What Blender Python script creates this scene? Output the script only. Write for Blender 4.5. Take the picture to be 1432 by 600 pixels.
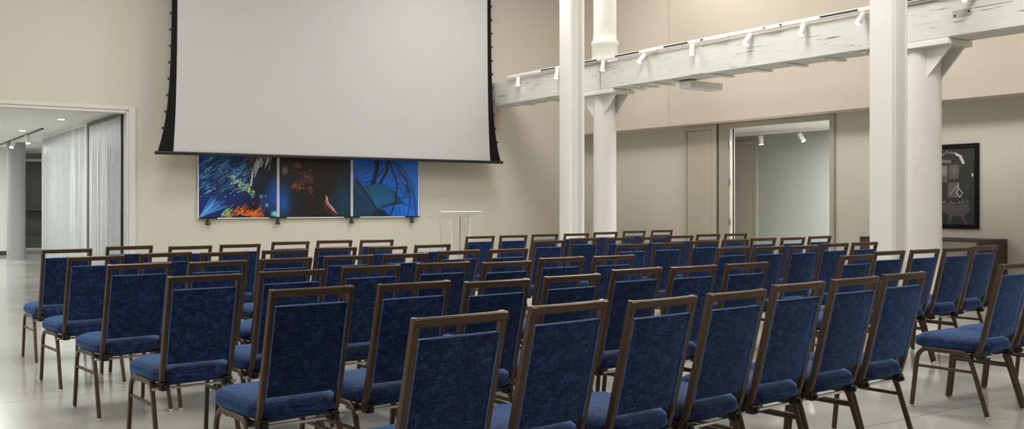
import bpy, bmesh, math, random
import numpy as np
from mathutils import Vector, Matrix

S = bpy.context.scene
COL = S.collection
for o in list(bpy.data.objects):
    bpy.data.objects.remove(o)
PI = math.pi

# ------------------------------------------------------------------ camera
cam_data = bpy.data.cameras.new('camera')
cam = bpy.data.objects.new('camera', cam_data)
COL.objects.link(cam)
cam.location = (0, 0, 1.295)
cam.rotation_euler = (PI / 2, 0, -math.radians(34.2))
cam_data.sensor_width = 36.0
cam_data.lens = 36.0 * 1381 / 1432
cam_data.shift_y = -14 / 1432
cam_data.clip_end = 200
S.camera = cam

# ------------------------------------------------------------------ view and light
S.view_settings.view_transform = 'Standard'
S.view_settings.look = 'None'
S.view_settings.exposure = 0.0
S.view_settings.gamma = 1.0
S.view_settings.use_curve_mapping = False
world = bpy.data.worlds.new('world')
S.world = world
world.use_nodes = True
world.node_tree.nodes['Background'].inputs[0].default_value = (0.8, 0.85, 0.9, 1)
world.node_tree.nodes['Background'].inputs[1].default_value = 0.3


def area(name, loc, size, power, color=(1, 1, 1), rot=(0, 0, 0), sy=None):
    l = bpy.data.lights.new(name, 'AREA')
    l.shape = 'RECTANGLE'
    l.size = size
    l.size_y = sy or size
    l.energy = power
    l.color = color
    o = bpy.data.objects.new(name, l)
    o.location = loc
    o.rotation_euler = rot
    COL.objects.link(o)
    return o


# unseen area lights added under the ceilings to light hall and rooms behind
WARM = (1.0, 0.98, 0.95)
for lx, ly, lw in ((-3.0, 3.5, 90), (-2.0, 10.5, 165), (2.5, 0.5, 45), (8.5, -0.5, 150), (2.5, 6.5, 165), (8.0, 4.2, 190),
                   (3.0, 12.0, 130), (8.0, 8.6, 190), (8.6, 12.6, 150), (11.2, 11.5, 60)):
    area('hall_fill_light', (lx, ly, 6.1), 1.6, lw, WARM)
# added cool fill light along the windowless left wall, outside the frame
area('left_fill_light', (-6.9, 9.0, 2.4), 3.2, 90, (0.92, 0.96, 1.0), (0, -PI / 2, 0), 8)
area('lobby_fill_light', (0.5, 20.5, 2.7), 4.0, 230, (0.97, 0.99, 1.0), sy=6)
area('lobby_fill_light', (0.8, 26.6, 2.7), 2.0, 170, (0.95, 0.98, 1.0), sy=2.5)
area('store_fill_light', (5.2, 19.8, 2.7), 1.2, 230, (0.98, 0.99, 1.0), sy=5)
area('store_fill_light', (5.6, 28.8, 2.7), 1.5, 30, (0.92, 0.98, 1.0))
area('side_room_fill_light', (13.8, 10.2, 2.62), 1.6, 230, (1.0, 1.0, 0.99), sy=3)


# ------------------------------------------------------------------ materials
def lin(c):
    return tuple(((v / 255 + 0.055) / 1.055) ** 2.4 if v > 10 else v / 255 / 12.92 for v in c) + (1,)


def mat(name, rgb, rough=0.5, metal=0.0, bump=0.0, bscale=60, var=0.0, vscale=3.0, spec=0.5, coat=0.0,
        stretch=(1, 1, 1), detail=4, rvar=0.0):
    m = bpy.data.materials.new(name)
    m.use_nodes = True
    n = m.node_tree.nodes
    k = m.node_tree.links
    b = n['Principled BSDF']
    b.inputs['Base Color'].default_value = lin(rgb)
    b.inputs['Roughness'].default_value = rough
    b.inputs['Metallic'].default_value = metal
    b.inputs['Specular IOR Level'].default_value = spec
    b.inputs['Coat Weight'].default_value = coat
    tc = n.new('ShaderNodeTexCoord')
    mp = n.new('ShaderNodeMapping')
    mp.inputs['Scale'].default_value = stretch
    k.new(tc.outputs['Object'], mp.inputs['Vector'])
    if var:
        t = n.new('ShaderNodeTexNoise')
        t.inputs['Scale'].default_value = vscale
        t.inputs['Detail'].default_value = detail
        k.new(mp.outputs['Vector'], t.inputs['Vector'])
        r = n.new('ShaderNodeMapRange')
        r.inputs['From Min'].default_value = 0.3
        r.inputs['From Max'].default_value = 0.7
        r.inputs['To Min'].default_value = 1 - var
        r.inputs['To Max'].default_value = 1 + var
        k.new(t.outputs['Fac'], r.inputs['Value'])
        mx = n.new('ShaderNodeVectorMath')
        mx.operation = 'SCALE'
        mx.inputs[0].default_value = lin(rgb)[:3]
        k.new(r.outputs[0], mx.inputs['Scale'])
        k.new(mx.outputs[0], b.inputs['Base Color'])
        if rvar:
            r2 = n.new('ShaderNodeMapRange')
            r2.inputs['From Min'].default_value = 0.3
            r2.inputs['From Max'].default_value = 0.7
            r2.inputs['To Min'].default_value = rough - rvar
            r2.inputs['To Max'].default_value = rough + rvar
            k.new(t.outputs['Fac'], r2.inputs['Value'])
            k.new(r2.outputs[0], b.inputs['Roughness'])
    if bump:
        t = n.new('ShaderNodeTexNoise')
        t.inputs['Scale'].default_value = bscale
        t.inputs['Detail'].default_value = 5
        k.new(mp.outputs['Vector'], t.inputs['Vector'])
        bp = n.new('ShaderNodeBump')
        bp.inputs['Strength'].default_value = bump
        bp.inputs['Distance'].default_value = 0.02
        k.new(t.outputs['Fac'], bp.inputs['Height'])
        k.new(bp.outputs[0], b.inputs['Normal'])
    return m


def emit(name, rgb, strength):
    m = bpy.data.materials.new(name)
    m.use_nodes = True
    b = m.node_tree.nodes['Principled BSDF']
    b.inputs['Base Color'].default_value = lin(rgb)
    b.inputs['Emission Color'].default_value = lin(rgb)
    b.inputs['Emission Strength'].default_value = strength
    return m


def velvet_material():
    m = bpy.data.materials.new('blue_velvet')
    m.use_nodes = True
    n = m.node_tree.nodes
    k = m.node_tree.links
    b = n['Principled BSDF']
    tc = n.new('ShaderNodeTexCoord')
    oi = n.new('ShaderNodeObjectInfo')
    add = n.new('ShaderNodeVectorMath')
    add.operation = 'ADD'
    sc = n.new('ShaderNodeVectorMath')
    sc.operation = 'SCALE'
    sc.inputs[0].default_value = (37, 21, 13)
    k.new(oi.outputs['Random'], sc.inputs['Scale'])
    k.new(tc.outputs['Object'], add.inputs[0])
    k.new(sc.outputs[0], add.inputs[1])
    # crushed patches
    n1 = n.new('ShaderNodeTexNoise')
    n1.inputs['Scale'].default_value = 26
    n1.inputs['Detail'].default_value = 7
    n1.inputs['Roughness'].default_value = 0.65
    k.new(add.outputs[0], n1.inputs['Vector'])
    # weave: fine noise stretched along x and along z
    w0 = n.new('ShaderNodeMath')
    w0.operation = 'MULTIPLY'
    w0.inputs[1].default_value = 0.5
    k.new(n1.outputs['Fac'], w0.inputs[0])
    fac = w0.outputs[0]
    for st in ((25, 190, 260), (260, 190, 22)):
        mp = n.new('ShaderNodeMapping')
        mp.inputs['Scale'].default_value = st
        k.new(add.outputs[0], mp.inputs['Vector'])
        w = n.new('ShaderNodeTexNoise')
        w.inputs['Scale'].default_value = 1.0
        w.inputs['Detail'].default_value = 2
        k.new(mp.outputs[0], w.inputs['Vector'])
        mx = n.new('ShaderNodeMath')
        mx.operation = 'MULTIPLY_ADD'
        k.new(w.outputs['Fac'], mx.inputs[0])
        mx.inputs[1].default_value = 0.55
        k.new(fac, mx.inputs[2])
        fac = mx.outputs[0]
    cr = n.new('ShaderNodeValToRGB')
    cr.color_ramp.elements[0].position = 0.36
    cr.color_ramp.elements[0].color = lin((12, 18, 37))
    cr.color_ramp.elements[1].position = 0.66
    cr.color_ramp.elements[1].color = lin((57, 87, 143))
    e = cr.color_ramp.elements.new(0.49)
    e.color = lin((20, 34, 69))
    nm = n.new('ShaderNodeMath')
    nm.operation = 'DIVIDE'
    nm.inputs[1].default_value = 1.62
    k.new(fac, nm.inputs[0])
    k.new(nm.outputs[0], cr.inputs['Fac'])
    rr = n.new('ShaderNodeMapRange')
    rr.inputs['To Min'].default_value = 0.78
    rr.inputs['To Max'].default_value = 1.35
    k.new(oi.outputs['Random'], rr.inputs['Value'])
    ss = n.new('ShaderNodeVectorMath')
    ss.operation = 'SCALE'
    k.new(cr.outputs['Color'], ss.inputs[0])
    k.new(rr.outputs[0], ss.inputs['Scale'])
    k.new(ss.outputs[0], b.inputs['Base Color'])
    b.inputs['Roughness'].default_value = 0.75
    b.inputs['Specular IOR Level'].default_value = 0.2
    b.inputs['Sheen Weight'].default_value = 1.0
    b.inputs['Sheen Roughness'].default_value = 0.32
    b.inputs['Sheen Tint'].default_value = lin((120, 180, 245))
    bp = n.new('ShaderNodeBump')
    bp.inputs['Strength'].default_value = 0.35
    bp.inputs['Distance'].default_value = 0.004
    k.new(fac, bp.inputs['Height'])
    k.new(bp.outputs[0], b.inputs['Normal'])
    return m


def beam_material():
    m = mat('cracked_white_paint', (206, 205, 197), 0.55, bump=0.25, bscale=9, var=0.05, vscale=2.5, stretch=(1, .35, 1.6))
    n = m.node_tree.nodes
    k = m.node_tree.links
    b = n['Principled BSDF']
    tc = n.new('ShaderNodeTexCoord')
    mp = n.new('ShaderNodeMapping')
    mp.inputs['Scale'].default_value = (2, 0.9, 14)
    k.new(tc.outputs['Object'], mp.inputs['Vector'])
    w = n.new('ShaderNodeTexNoise')
    w.inputs['Scale'].default_value = 1.6
    w.inputs['Detail'].default_value = 6
    w.inputs['Roughness'].default_value = 0.7
    k.new(mp.outputs[0], w.inputs['Vector'])
    r = n.new('ShaderNodeMapRange')
    r.inputs['From Min'].default_value = 0.36
    r.inputs['From Max'].default_value = 0.40
    k.new(w.outputs['Fac'], r.inputs['Value'])
    mx = n.new('ShaderNodeMix')
    mx.data_type = 'RGBA'
    k.new(r.outputs[0], mx.inputs['Factor'])
    mx.inputs['A'].default_value = lin((88, 80, 68))
    src = b.inputs['Base Color'].links[0].from_socket
    k.new(src, mx.inputs['B'])
    k.new(mx.outputs['Result'], b.inputs['Base Color'])
    return m


def floor_material():
    m = mat('polished_concrete', (176, 175, 168), 0.14, bump=0.010, bscale=3.0, var=0.09, vscale=0.8, detail=8, rvar=0.05, spec=0.5)
    n = m.node_tree.nodes
    k = m.node_tree.links
    b = n['Principled BSDF']
    tc = n.new('ShaderNodeTexCoord')
    br = n.new('ShaderNodeTexBrick')
    br.inputs['Scale'].default_value = 1
    br.inputs['Brick Width'].default_value = 3.6
    br.inputs['Row Height'].default_value = 3.6
    br.inputs['Mortar Size'].default_value = 0.006
    br.offset = 0
    br.inputs['Color1'].default_value = (1, 1, 1, 1)
    br.inputs['Color2'].default_value = (1, 1, 1, 1)
    br.inputs['Mortar'].default_value = (0.55, 0.55, 0.55, 1)
    k.new(tc.outputs['Object'], br.inputs['Vector'])
    mx = n.new('ShaderNodeMix')
    mx.data_type = 'RGBA'
    mx.blend_type = 'MULTIPLY'
    mx.inputs['Factor'].default_value = 1
    src = b.inputs['Base Color'].links[0].from_socket
    k.new(src, mx.inputs['A'])
    k.new(br.outputs['Color'], mx.inputs['B'])
    k.new(mx.outputs['Result'], b.inputs['Base Color'])
    return m


def acrylic_material():
    m = bpy.data.materials.new('clear_acrylic')
    m.use_nodes = True
    b = m.node_tree.nodes['Principled BSDF']
    b.inputs['Base Color'].default_value = (0.97, 0.985, 0.98, 1)
    b.inputs['Transmission Weight'].default_value = 1.0
    b.inputs['Roughness'].default_value = 0.02
    b.inputs['IOR'].default_value = 1.3
    return m


def fluted_material():
    m = bpy.data.materials.new('fluted_translucent_panel')
    m.use_nodes = True
    n = m.node_tree.nodes
    k = m.node_tree.links
    b = n['Principled BSDF']
    b.inputs['Base Color'].default_value = lin((188, 192, 190))
    b.inputs['Roughness'].default_value = 0.2
    tr = n.new('ShaderNodeBsdfTranslucent')
    tr.inputs['Color'].default_value = lin((232, 234, 232))
    tc = n.new('ShaderNodeTexCoord')
    mp = n.new('ShaderNodeMapping')
    mp.inputs['Scale'].default_value = (1, 9, .12)
    k.new(tc.outputs['Object'], mp.inputs['Vector'])
    t = n.new('ShaderNodeTexNoise')
    t.inputs['Scale'].default_value = 1.0
    t.inputs['Detail'].default_value = 4
    k.new(mp.outputs[0], t.inputs['Vector'])
    r = n.new('ShaderNodeMapRange')
    r.inputs['From Min'].default_value = .35
    r.inputs['From Max'].default_value = .65
    r.inputs['To Min'].default_value = .1
    r.inputs['To Max'].default_value = .8
    k.new(t.outputs['Fac'], r.inputs['Value'])
    mx = n.new('ShaderNodeMixShader')
    k.new(r.outputs[0], mx.inputs[0])
    k.new(b.outputs[0], mx.inputs[1])
    k.new(tr.outputs[0], mx.inputs[2])
    k.new(mx.outputs[0], n['Material Output'].inputs['Surface'])
    return m


def attr_material(name, rough):
    m = bpy.data.materials.new(name)
    m.use_nodes = True
    n = m.node_tree.nodes
    a = n.new('ShaderNodeAttribute')
    a.attribute_name = 'print'
    m.node_tree.links.new(a.outputs['Color'], n['Principled BSDF'].inputs['Base Color'])
    n['Principled BSDF'].inputs['Roughness'].default_value = rough
    return m


M = dict(
    wall=mat('warm_wall_paint', (201, 194, 181), 0.85, bump=0.02, bscale=90, var=0.012, vscale=0.7, spec=0.2),
    upper=mat('warm_upper_wall_paint', (207, 195, 181), 0.85, bump=0.02, bscale=90, var=0.012, vscale=0.7, spec=0.2),
    joinery=mat('greige_joinery', (192, 184, 168), 0.6, spec=0.3),
    trimwhite=mat('off_white_trim_paint', (206, 204, 196), 0.5, spec=0.4),
    greycol=mat('grey_column_paint', (150, 154, 150), 0.5, bump=0.1, bscale=16),
    glint=mat('painted_edge_glint', (225, 228, 226), 0.15),  # opaque white painting the light caught by the clear acrylic edges
    joinery_dark=mat('greige_frame_paint', (172, 166, 152), 0.5, spec=0.4),
    white=mat('white_wall_paint', (222, 222, 216), 0.8, spec=0.2),
    ceiling=mat('white_ceiling_paint', (226, 226, 220), 0.85, spec=0.2),
    column=mat('rough_white_column_paint', (218, 216, 208), 0.55, bump=0.22, bscale=16, var=0.025, vscale=4),
    steel=mat('smooth_white_steel_paint', (224, 223, 216), 0.35, bump=0.03, bscale=25, var=0.01),
    beam=beam_material(),
    floor=floor_material(),
    grey=mat('cool_grey_wall_paint', (166, 168, 162), 0.85, spec=0.2),
    dark_base=mat('dark_skirting', (52, 48, 44), 0.5),
    gap=mat('dark_shadow_gap', (24, 22, 20), 0.9, spec=0.1),
    velvet=velvet_material(),
    piping=mat('highlight_blue_piping', (78, 108, 165), 0.6, var=0.3, vscale=60),  # piping lightened to paint in the highlight along the pad edges
    frame=mat('bronze_brown_metal', (84, 65, 49), 0.36, metal=0.5, bump=0.05, bscale=220, var=0.08, vscale=30),
    bracket=mat('black_plastic', (22, 21, 21), 0.45),
    chrome=mat('brushed_chrome', (205, 208, 212), 0.18, metal=1.0),
    glide=mat('clear_grey_glide', (190, 192, 190), 0.2, spec=0.8),
    screen=mat('matte_screen_fabric', (183, 183, 182), 0.95, spec=0.05),
    black=mat('black_fabric', (14, 14, 15), 0.8, spec=0.2),
    blackmetal=mat('black_metal', (16, 16, 17), 0.4),
    fixture=mat('white_fixture_enamel', (232, 231, 226), 0.35),
    lens=emit('lit_lamp_lens', (255, 250, 235), 9.0),
    acrylic=acrylic_material(),
    fluted=fluted_material(),
    art=attr_material('printed_artwork', 0.3),
    photo=attr_material('printed_photograph', 0.6),
    artedge=mat('white_print_edge', (232, 232, 230), 0.5),
    walnut=mat('dark_walnut_veneer', (70, 52, 40), 0.45, var=0.2, vscale=6, stretch=(1, 1, 12), bump=0.04),
    credenza_front=mat('grey_lacquer_door', (128, 124, 114), 0.3),
    hinge=mat('satin_steel_hinge', (150, 150, 146), 0.35, metal=0.9),
    alcove=mat('dark_grey_green_laminate', (92, 94, 84), 0.55),
)


# ------------------------------------------------------------------ helpers
def obj(name, bm, m, parent=None, smooth=False, loc=None, mats=None):
    me = bpy.data.meshes.new(name)
    bmesh.ops.recalc_face_normals(bm, faces=bm.faces)
    bm.to_mesh(me)
    bm.free()
    for mm in (mats or [m]):
        me.materials.append(mm)
    if smooth:
        for p in me.polygons:
            p.use_smooth = True
        try:
            me.set_sharp_from_angle(angle=math.radians(38))
        except Exception:
            pass
    o = bpy.data.objects.new(name, me)
    COL.objects.link(o)
    if parent:
        o.parent = parent
    if loc:
        o.location = loc
    return o


def thing(name, label, cat, loc=(0, 0, 0), rz=0.0, group=None):
    o = bpy.data.objects.new(name, None)
    COL.objects.link(o)
    o.location = loc
    o.rotation_euler = (0, 0, rz)
    o.empty_display_size = 0.1
    o['label'] = label
    o['category'] = cat
    if group:
        o['group'] = group
    return o


def tag(o, label, cat, group=None):
    o['label'] = label
    o['category'] = cat
    if group:
        o['group'] = group
    return o


def struct(name, bm, m, parent=None, mats=None):
    o = obj(name, bm, m, parent, mats=mats)
    if not parent:
        o['kind'] = 'structure'
    return o


def box(bm, lo, hi, bev=0.0, seg=1, mi=0):
    r = bmesh.ops.create_cube(bm, size=1.0)
    vs = r['verts']
    c = [(a + b) / 2 for a, b in zip(lo, hi)]
    s = [abs(b - a) for a, b in zip(lo, hi)]
    for v in vs:
        v.co = Vector((v.co.x * s[0] + c[0], v.co.y * s[1] + c[1], v.co.z * s[2] + c[2]))
    fs = set(f for v in vs for f in v.link_faces)
    for f in fs:
        f.material_index = mi
    if bev:
        es = list(set(e for v in vs for e in v.link_edges))
        bmesh.ops.bevel(bm, geom=es, offset=bev, segments=seg, affect='EDGES', profile=0.5)
    return bm


def B(lo, hi, bev=0.0, seg=1):
    return box(bmesh.new(), lo, hi, bev, seg)


def prism(bm, pts, z0, z1):
    a = [bm.verts.new((p[0], p[1], z0)) for p in pts]
    b = [bm.verts.new((p[0], p[1], z1)) for p in pts]
    n = len(pts)
    bm.faces.new(a[::-1])
    bm.faces.new(b)
    for i in range(n):
        bm.faces.new((a[i], a[(i + 1) % n], b[(i + 1) % n], b[i]))
    return bm


def lathe(bm, prof, seg=32, cx=0, cy=0):
    rings = []
    for r, z in prof:
        if r < 1e-6:
            rings.append([bm.verts.new((cx, cy, z))])
        else:
            rings.append([bm.verts.new((cx + r * math.cos(2 * PI * i / seg), cy + r * math.sin(2 * PI * i / seg), z)) for i in range(seg)])
    for A, Bv in zip(rings, rings[1:]):
        for i in range(seg):
            j = (i + 1) % seg
            if len(A) == 1 and len(Bv) == 1:
                continue
            if len(A) == 1:
                bm.faces.new((A[0], Bv[j], Bv[i]))
            elif len(Bv) == 1:
                bm.faces.new((A[i], A[j], Bv[0]))
            else:
                bm.faces.new((A[i], A[j], Bv[j], Bv[i]))
    if len(rings[0]) > 1:
        bm.faces.new(rings[0][::-1])
    if len(rings[-1]) > 1:
        bm.faces.new(rings[-1])
    return bm


def fillet(pts, rad, n=5):
    """round the inner corners of a polyline"""
    P = [Vector(p) for p in pts]
    out = [P[0]]
    for i in range(1, len(P) - 1):
        a, b, c = P[i - 1], P[i], P[i + 1]
        r = rad[i] if isinstance(rad, (list, tuple)) else rad
        r = min(r, (a - b).length * .48, (c - b).length * .48)
        if r <= 0:
            out.append(b)
            continue
        s = b + (a - b).normalized() * r
        e = b + (c - b).normalized() * r
        for q in range(n + 1):
            t = q / n
            out.append((1 - t) ** 2 * s + 2 * t * (1 - t) * b + t * t * e)
    out.append(P[-1])
    return out


def sweep(bm, pts, side, w, h, rnd=0.25, cap=True):
    """rounded-rectangle tube along pts; w measured along 'side', h across it"""
    P = [Vector(p) for p in pts]
    side = Vector(side).normalized()
    c = min(w, h) * rnd
    sec = []
    for sx, sy in ((1, 1), (-1, 1), (-1, -1), (1, -1)):
        a = (sx * (w / 2), sy * (h / 2 - c))
        b = (sx * (w / 2 - c), sy * (h / 2))
        sec += [a, b] if sx * sy > 0 else [b, a]
    rings = []
    for i, p in enumerate(P):
        t = (P[min(i + 1, len(P) - 1)] - P[max(i - 1, 0)]).normalized()
        u = side - t * side.dot(t)
        u.normalize()
        v = t.cross(u)
        rings.append([bm.verts.new(p + u * a + v * b) for a, b in sec])
    n = len(sec)
    for A, C in zip(rings, rings[1:]):
        for i in range(n):
            bm.faces.new((A[i], A[(i + 1) % n], C[(i + 1) % n], C[i]))
    if cap:
        bm.faces.new(rings[0][::-1])
        bm.faces.new(rings[-1])
    return bm


def thicken(bm, d):
    g = bmesh.ops.extrude_face_region(bm, geom=bm.faces[:])
    bmesh.ops.translate(bm, vec=d, verts=[e for e in g['geom'] if isinstance(e, bmesh.types.BMVert)])


def cyl(bm, p0, p1, r0, r1=None, seg=16):
    r1 = r0 if r1 is None else r1
    p0, p1 = Vector(p0), Vector(p1)
    d = (p1 - p0).normalized()
    u = d.orthogonal().normalized()
    v = d.cross(u)
    A = [bm.verts.new(p0 + (u * math.cos(2 * PI * i / seg) + v * math.sin(2 * PI * i / seg)) * r0) for i in range(seg)]
    C = [bm.verts.new(p1 + (u * math.cos(2 * PI * i / seg) + v * math.sin(2 * PI * i / seg)) * r1) for i in range(seg)]
    for i in range(seg):
        bm.faces.new((A[i], A[(i + 1) % seg], C[(i + 1) % seg], C[i]))
    bm.faces.new(A[::-1])
    bm.faces.new(C)
    return bm


# ------------------------------------------------------------------ the room
WB = 15.8      # back wall plane (y)
WR = 12.5      # recessed lower right wall plane (x)
WU = 12.1      # upper right wall plane
HC = 6.2
OPX = 3.64     # right jamb of the wide opening

struct('floor', B((-7, -5, -0.1), (17.5, 32, 0)), M['floor'])
struct('ceiling', B((-7.2, -5.2, HC), (WU + .6, WB + .2, HC + .2)), M['ceiling'])
bm = bmesh.new()
box(bm, (OPX, WB, 0), (WR + .4, WB + .2, HC))
box(bm, (-7, WB, 2.72), (OPX, WB + .2, HC))
box(bm, (-7, WB, 0), (-5, WB + .2, 2.72))
struct('wall_back', bm, M['wall'])
struct('wall_left', B((-7.2, -5.2, 0), (-7, 32, HC)), M['wall'])
struct('wall_front', B((-7, -5.2, 0), (WR + .4, -5, HC)), M['wall'])
# lower right wall with the doorway (y 9.75..11.82) and the bulkhead above it
D0, D1, DH = 9.72, 11.78, 2.60
bm = bmesh.new()
box(bm, (WR, -5, 0), (WR + .07, D0, 2.68))
box(bm, (WR, D1, 0), (WR + .07, WB, 2.68))
box(bm, (WR, D0, DH), (WR + .07, D1, 2.68))
struct('wall_right', bm, M['wall'])
bm = bmesh.new()
box(bm, (WU, -5, 2.68), (WR + .4, 12.872, HC))
box(bm, (WU, 12.884, 2.68), (WR + .4, WB, HC))
box(bm, (WU + .02, 12.87, 2.68), (WR + .3, 12.886, HC))
struct('trim_1', bm, M['upper'])
# skirting
bm = bmesh.new()
box(bm, (OPX + .12, WB - .012, 0), (WR, WB, .09))
struct('baseboard_back', bm, M['joinery'])
bm = bmesh.new()
box(bm, (WR - .012, -5, 0), (WR, D0 - .08, .09))
box(bm, (WR - .012, 12.92, 0), (WR, WB - .02, .09))
struct('baseboard_right', bm, M['joinery'])

# surround of the wide opening in the back wall
bm = bmesh.new()
box(bm, (OPX, WB - .035, 0), (OPX + .10, WB, 2.80), .006)
box(bm, (-5, WB - .035, 2.735), (OPX, WB, 2.80), .006)
box(bm, (OPX - .03, WB - .02, 0), (OPX, WB + .2, 2.72), .004)
box(bm, (-5, WB - .02, 2.69), (OPX - .03, WB + .2, 2.735), .004)
struct('trim_2', bm, M['trimwhite'])

# lobby beyond the wide opening
struct('ceiling_lobby', B((-7, WB + .2, 2.75), (9.0, 32, 2.95)), M['ceiling'])
bpy.data.objects['ceiling_lobby'].name = 'ceiling.001'
struct('wall_lobby_right', B((9.0, WB + .2, 0), (9.2, 32, 2.75)), M['white'])
bpy.data.objects['wall_lobby_right'].name = 'wall_right.001'
struct('wall_back', B((-7, 28.1, 0), (3.72, 28.25, 2.75)), M['white'])
struct('baseboard_back', B((-7, 28.08, 0), (3.72, 28.1, .11)), M['dark_base'])
struct('wall_back', B((3.72, 31.5, 0), (9.0, 31.7, 2.75)), M['white'])

# alcove cabinet at the far end of the lobby
t = thing('alcove_cabinet', 'tall dark open cupboard with a thin shelf at far end of the room beyond', 'cabinet', (4.9, 31.2, 0))
bm = bmesh.new()
box(bm, (-.75, -.1, 0), (-.68, .3, 2.6)); box(bm, (.68, -.1, 0), (.75, .3, 2.6)); box(bm, (-.75, -.1, 2.53), (.75, .3, 2.6))
obj('frame', bm, M['white'], t)
obj('back_panel', B((-.68, .26, 0), (.68, .3, 2.53)), M['alcove'], t)
obj('plinth', B((-.68, -.1, 0), (.68, .25, .05)), M['white'], t)
obj('base_panel', B((-.68, -.02, .05), (.68, .0, .38)), M['alcove'], t)
obj('shelf', B((-.68, -.08, 1.13), (.68, .25, 1.17)), M['alcove'], t)

# round column in the lobby
t = thing('round_column', 'round grey column standing in the room seen through the wide opening', 'column', (3.40, 25.7, 0))
obj('shaft', lathe(bmesh.new(), [(.2, 0), (.2, 2.75)], 40), M['greycol'], t, True)

# fluted translucent sliding panels, at right angles to the back wall
def fluted_panel(y0, y1, label, framed):
    t = thing('sliding_panel', label, 'panel', (3.60, y0, 0), 0, 'fluted translucent sliding panels')
    L = y1 - y0
    bm = bmesh.new()
    pitch = .17
    n = int(L / pitch) * 6
    F = [[bm.verts.new((sx + .0105 * math.sin(2 * PI * i / 6), .03 + (L - .06) * i / n, z)) for i in range(n + 1)]
         for sx, z in ((-.006, .03), (-.006, 2.70), (.006, 2.70), (.006, .03))]
    for a in range(4):
        for i in range(n):
            bm.faces.new((F[a][i], F[a][i + 1], F[(a + 1) % 4][i + 1], F[(a + 1) % 4][i]))
    obj('fluted_sheet', bm, M['fluted'], t, True)
    bm = bmesh.new()
    w = .11 if framed else .03
    hb = 2.66 if framed else 2.70
    for lo, hi in (((-.018, 0, hb), (.018, L, 2.73)), ((-.018, 0, 0), (.018, L, .03)),
                   ((-.018, 0, .03), (.018, .05, hb)), ((-.018, L - w, .03), (.018, L, hb))):
        box(bm, lo, hi, .003)
    obj('frame', bm, M['blackmetal'] if framed else M['fixture'], t)
fluted_panel(16.02, 18.60, 'nearer ribbed translucent sliding panel with thin dark frame in the wide opening', True)
fluted_panel(18.66, 23.30, 'farther ribbed translucent sliding panel left of the dark framed one', False)

# ------------------------------------------------------------------ doors in the right wall
bm = bmesh.new()
box(bm, (WR - .04, D0 - .075, 0), (WR + .075, D0 + .012, DH + .075), .004)
box(bm, (WR - .04, D1 - .012, 0), (WR + .075, D1 + .25, DH + .075), .004)
box(bm, (WR - .04, D0 + .012, DH - .012), (WR + .075, D1 - .012, DH + .075), .004)
fr = struct('trim_3', bm, M['joinery_dark'])
bm = bmesh.new()
box(bm, (WR - .008, D1 + .25, 0), (WR, D1 + .30, 2.68))
struct('trim_4', bm, M['gap'])
bm = bmesh.new()
box(bm, (WR + .03, D1 - .0135, 0), (WR + .062, D1 - .0115, DH - .02))
struct('trim_7', bm, M['gap'])
# narrow fixed leaf left of the doorway
bm = bmesh.new()
box(bm, (WR - .035, 12.09, 0), (WR, 12.20, 2.67), .004)
box(bm, (WR - .035, 12.82, 0), (WR, 12.90, 2.67), .004)
box(bm, (WR - .035, 12.20, 2.60), (WR, 12.82, 2.67), .004)
struct('trim_5', bm, M['joinery'])
d = struct('door_1', B((WR - .020, 12.215, .01), (WR, 12.805, 2.585), .003), M['joinery'])
# opened leaf of the doorway, folded back inside the far room, hung on three hinges
d = struct('door_2', B((WR + .085, D1 + .03, .01), (WR + .13, D1 + .95, DH - .02), .003), M['joinery_dark'])
for z in (2.31, 1.68, 1.0, .25):
    bm = bmesh.new()
    cyl(bm, (WR - .052, D1 - .02, z - .06), (WR - .052, D1 - .02, z + .06), .010)
    box(bm, (WR - .052, D1 - .03, z - .055), (WR - .04, D1 + .012, z + .055))
    box(bm, (WR - .044, D1 - .0155, z - .055), (WR - .012, D1 - .010, z + .055))
    obj('door_hinge', bm, M['hinge'], d)
# side room behind
struct('wall_far', B((15.5, 6.0, 0), (15.7, 16.5, 2.72)), M['grey']).name = 'wall_right.002'
struct('wall_far', B((WR + .07, 16.3, 0), (15.5, 16.5, 2.72)), M['grey']).name = 'wall_back.003'
struct('wall_far', B((WR + .07, 6.0, 0), (15.5, 6.2, 2.72)), M['grey']).name = 'wall_front.001'
struct('ceiling', B((WR + .07, 6.0, 2.72), (15.7, 16.5, 2.84)), M['ceiling'])
bm = bmesh.new()
box(bm, (15.46, 13.86, 0), (15.5, 13.95, 2.60), .003)
box(bm, (15.46, 14.85, 0), (15.5, 14.94, 2.60), .003)
box(bm, (15.46, 13.95, 2.52), (15.5, 14.85, 2.60), .003)
struct('trim_6', bm, M['joinery_dark'])
d = struct('door_3', B((15.475, 13.955, .01), (15.5, 14.845, 2.515), .002), M['joinery_dark'])

# ------------------------------------------------------------------ steel columns (H section)
def steel_column(x, y, label):
    t = thing('steel_column', label, 'column', (x, y, 0))
    a, tf, tw = .14, .04, .02
    pts = [(-a, -a), (-a + tf, -a), (-a + tf, -tw), (a - tf, -tw), (a - tf, -a), (a, -a),
           (a, a), (a - tf, a), (a - tf, tw), (-a + tf, tw), (-a + tf, a), (-a, a)]
    bm = prism(bmesh.new(), pts, 0.015, HC)
    es = [e for e in bm.edges if abs(e.verts[0].co.z - e.verts[1].co.z) > 1]
    bmesh.ops.bevel(bm, geom=es, offset=.007, segments=3, affect='EDGES', profile=.5)
    obj('shaft', bm, M['steel'], t, True)
    obj('base_plate', B((-.18, -.18, 0), (.18, .18, .02), .004), M['steel'], t)
steel_column(9.42, 12.20, 'white steel post beside the right edge of the projection screen')
steel_column(9.45, 6.60, 'large white steel post in front of the round column, right of the doorway')

# ------------------------------------------------------------------ round columns carrying the beam
BX0, BX1, BZ0, BZ1 = 10.05, 10.48, 3.13, 3.56

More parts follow.
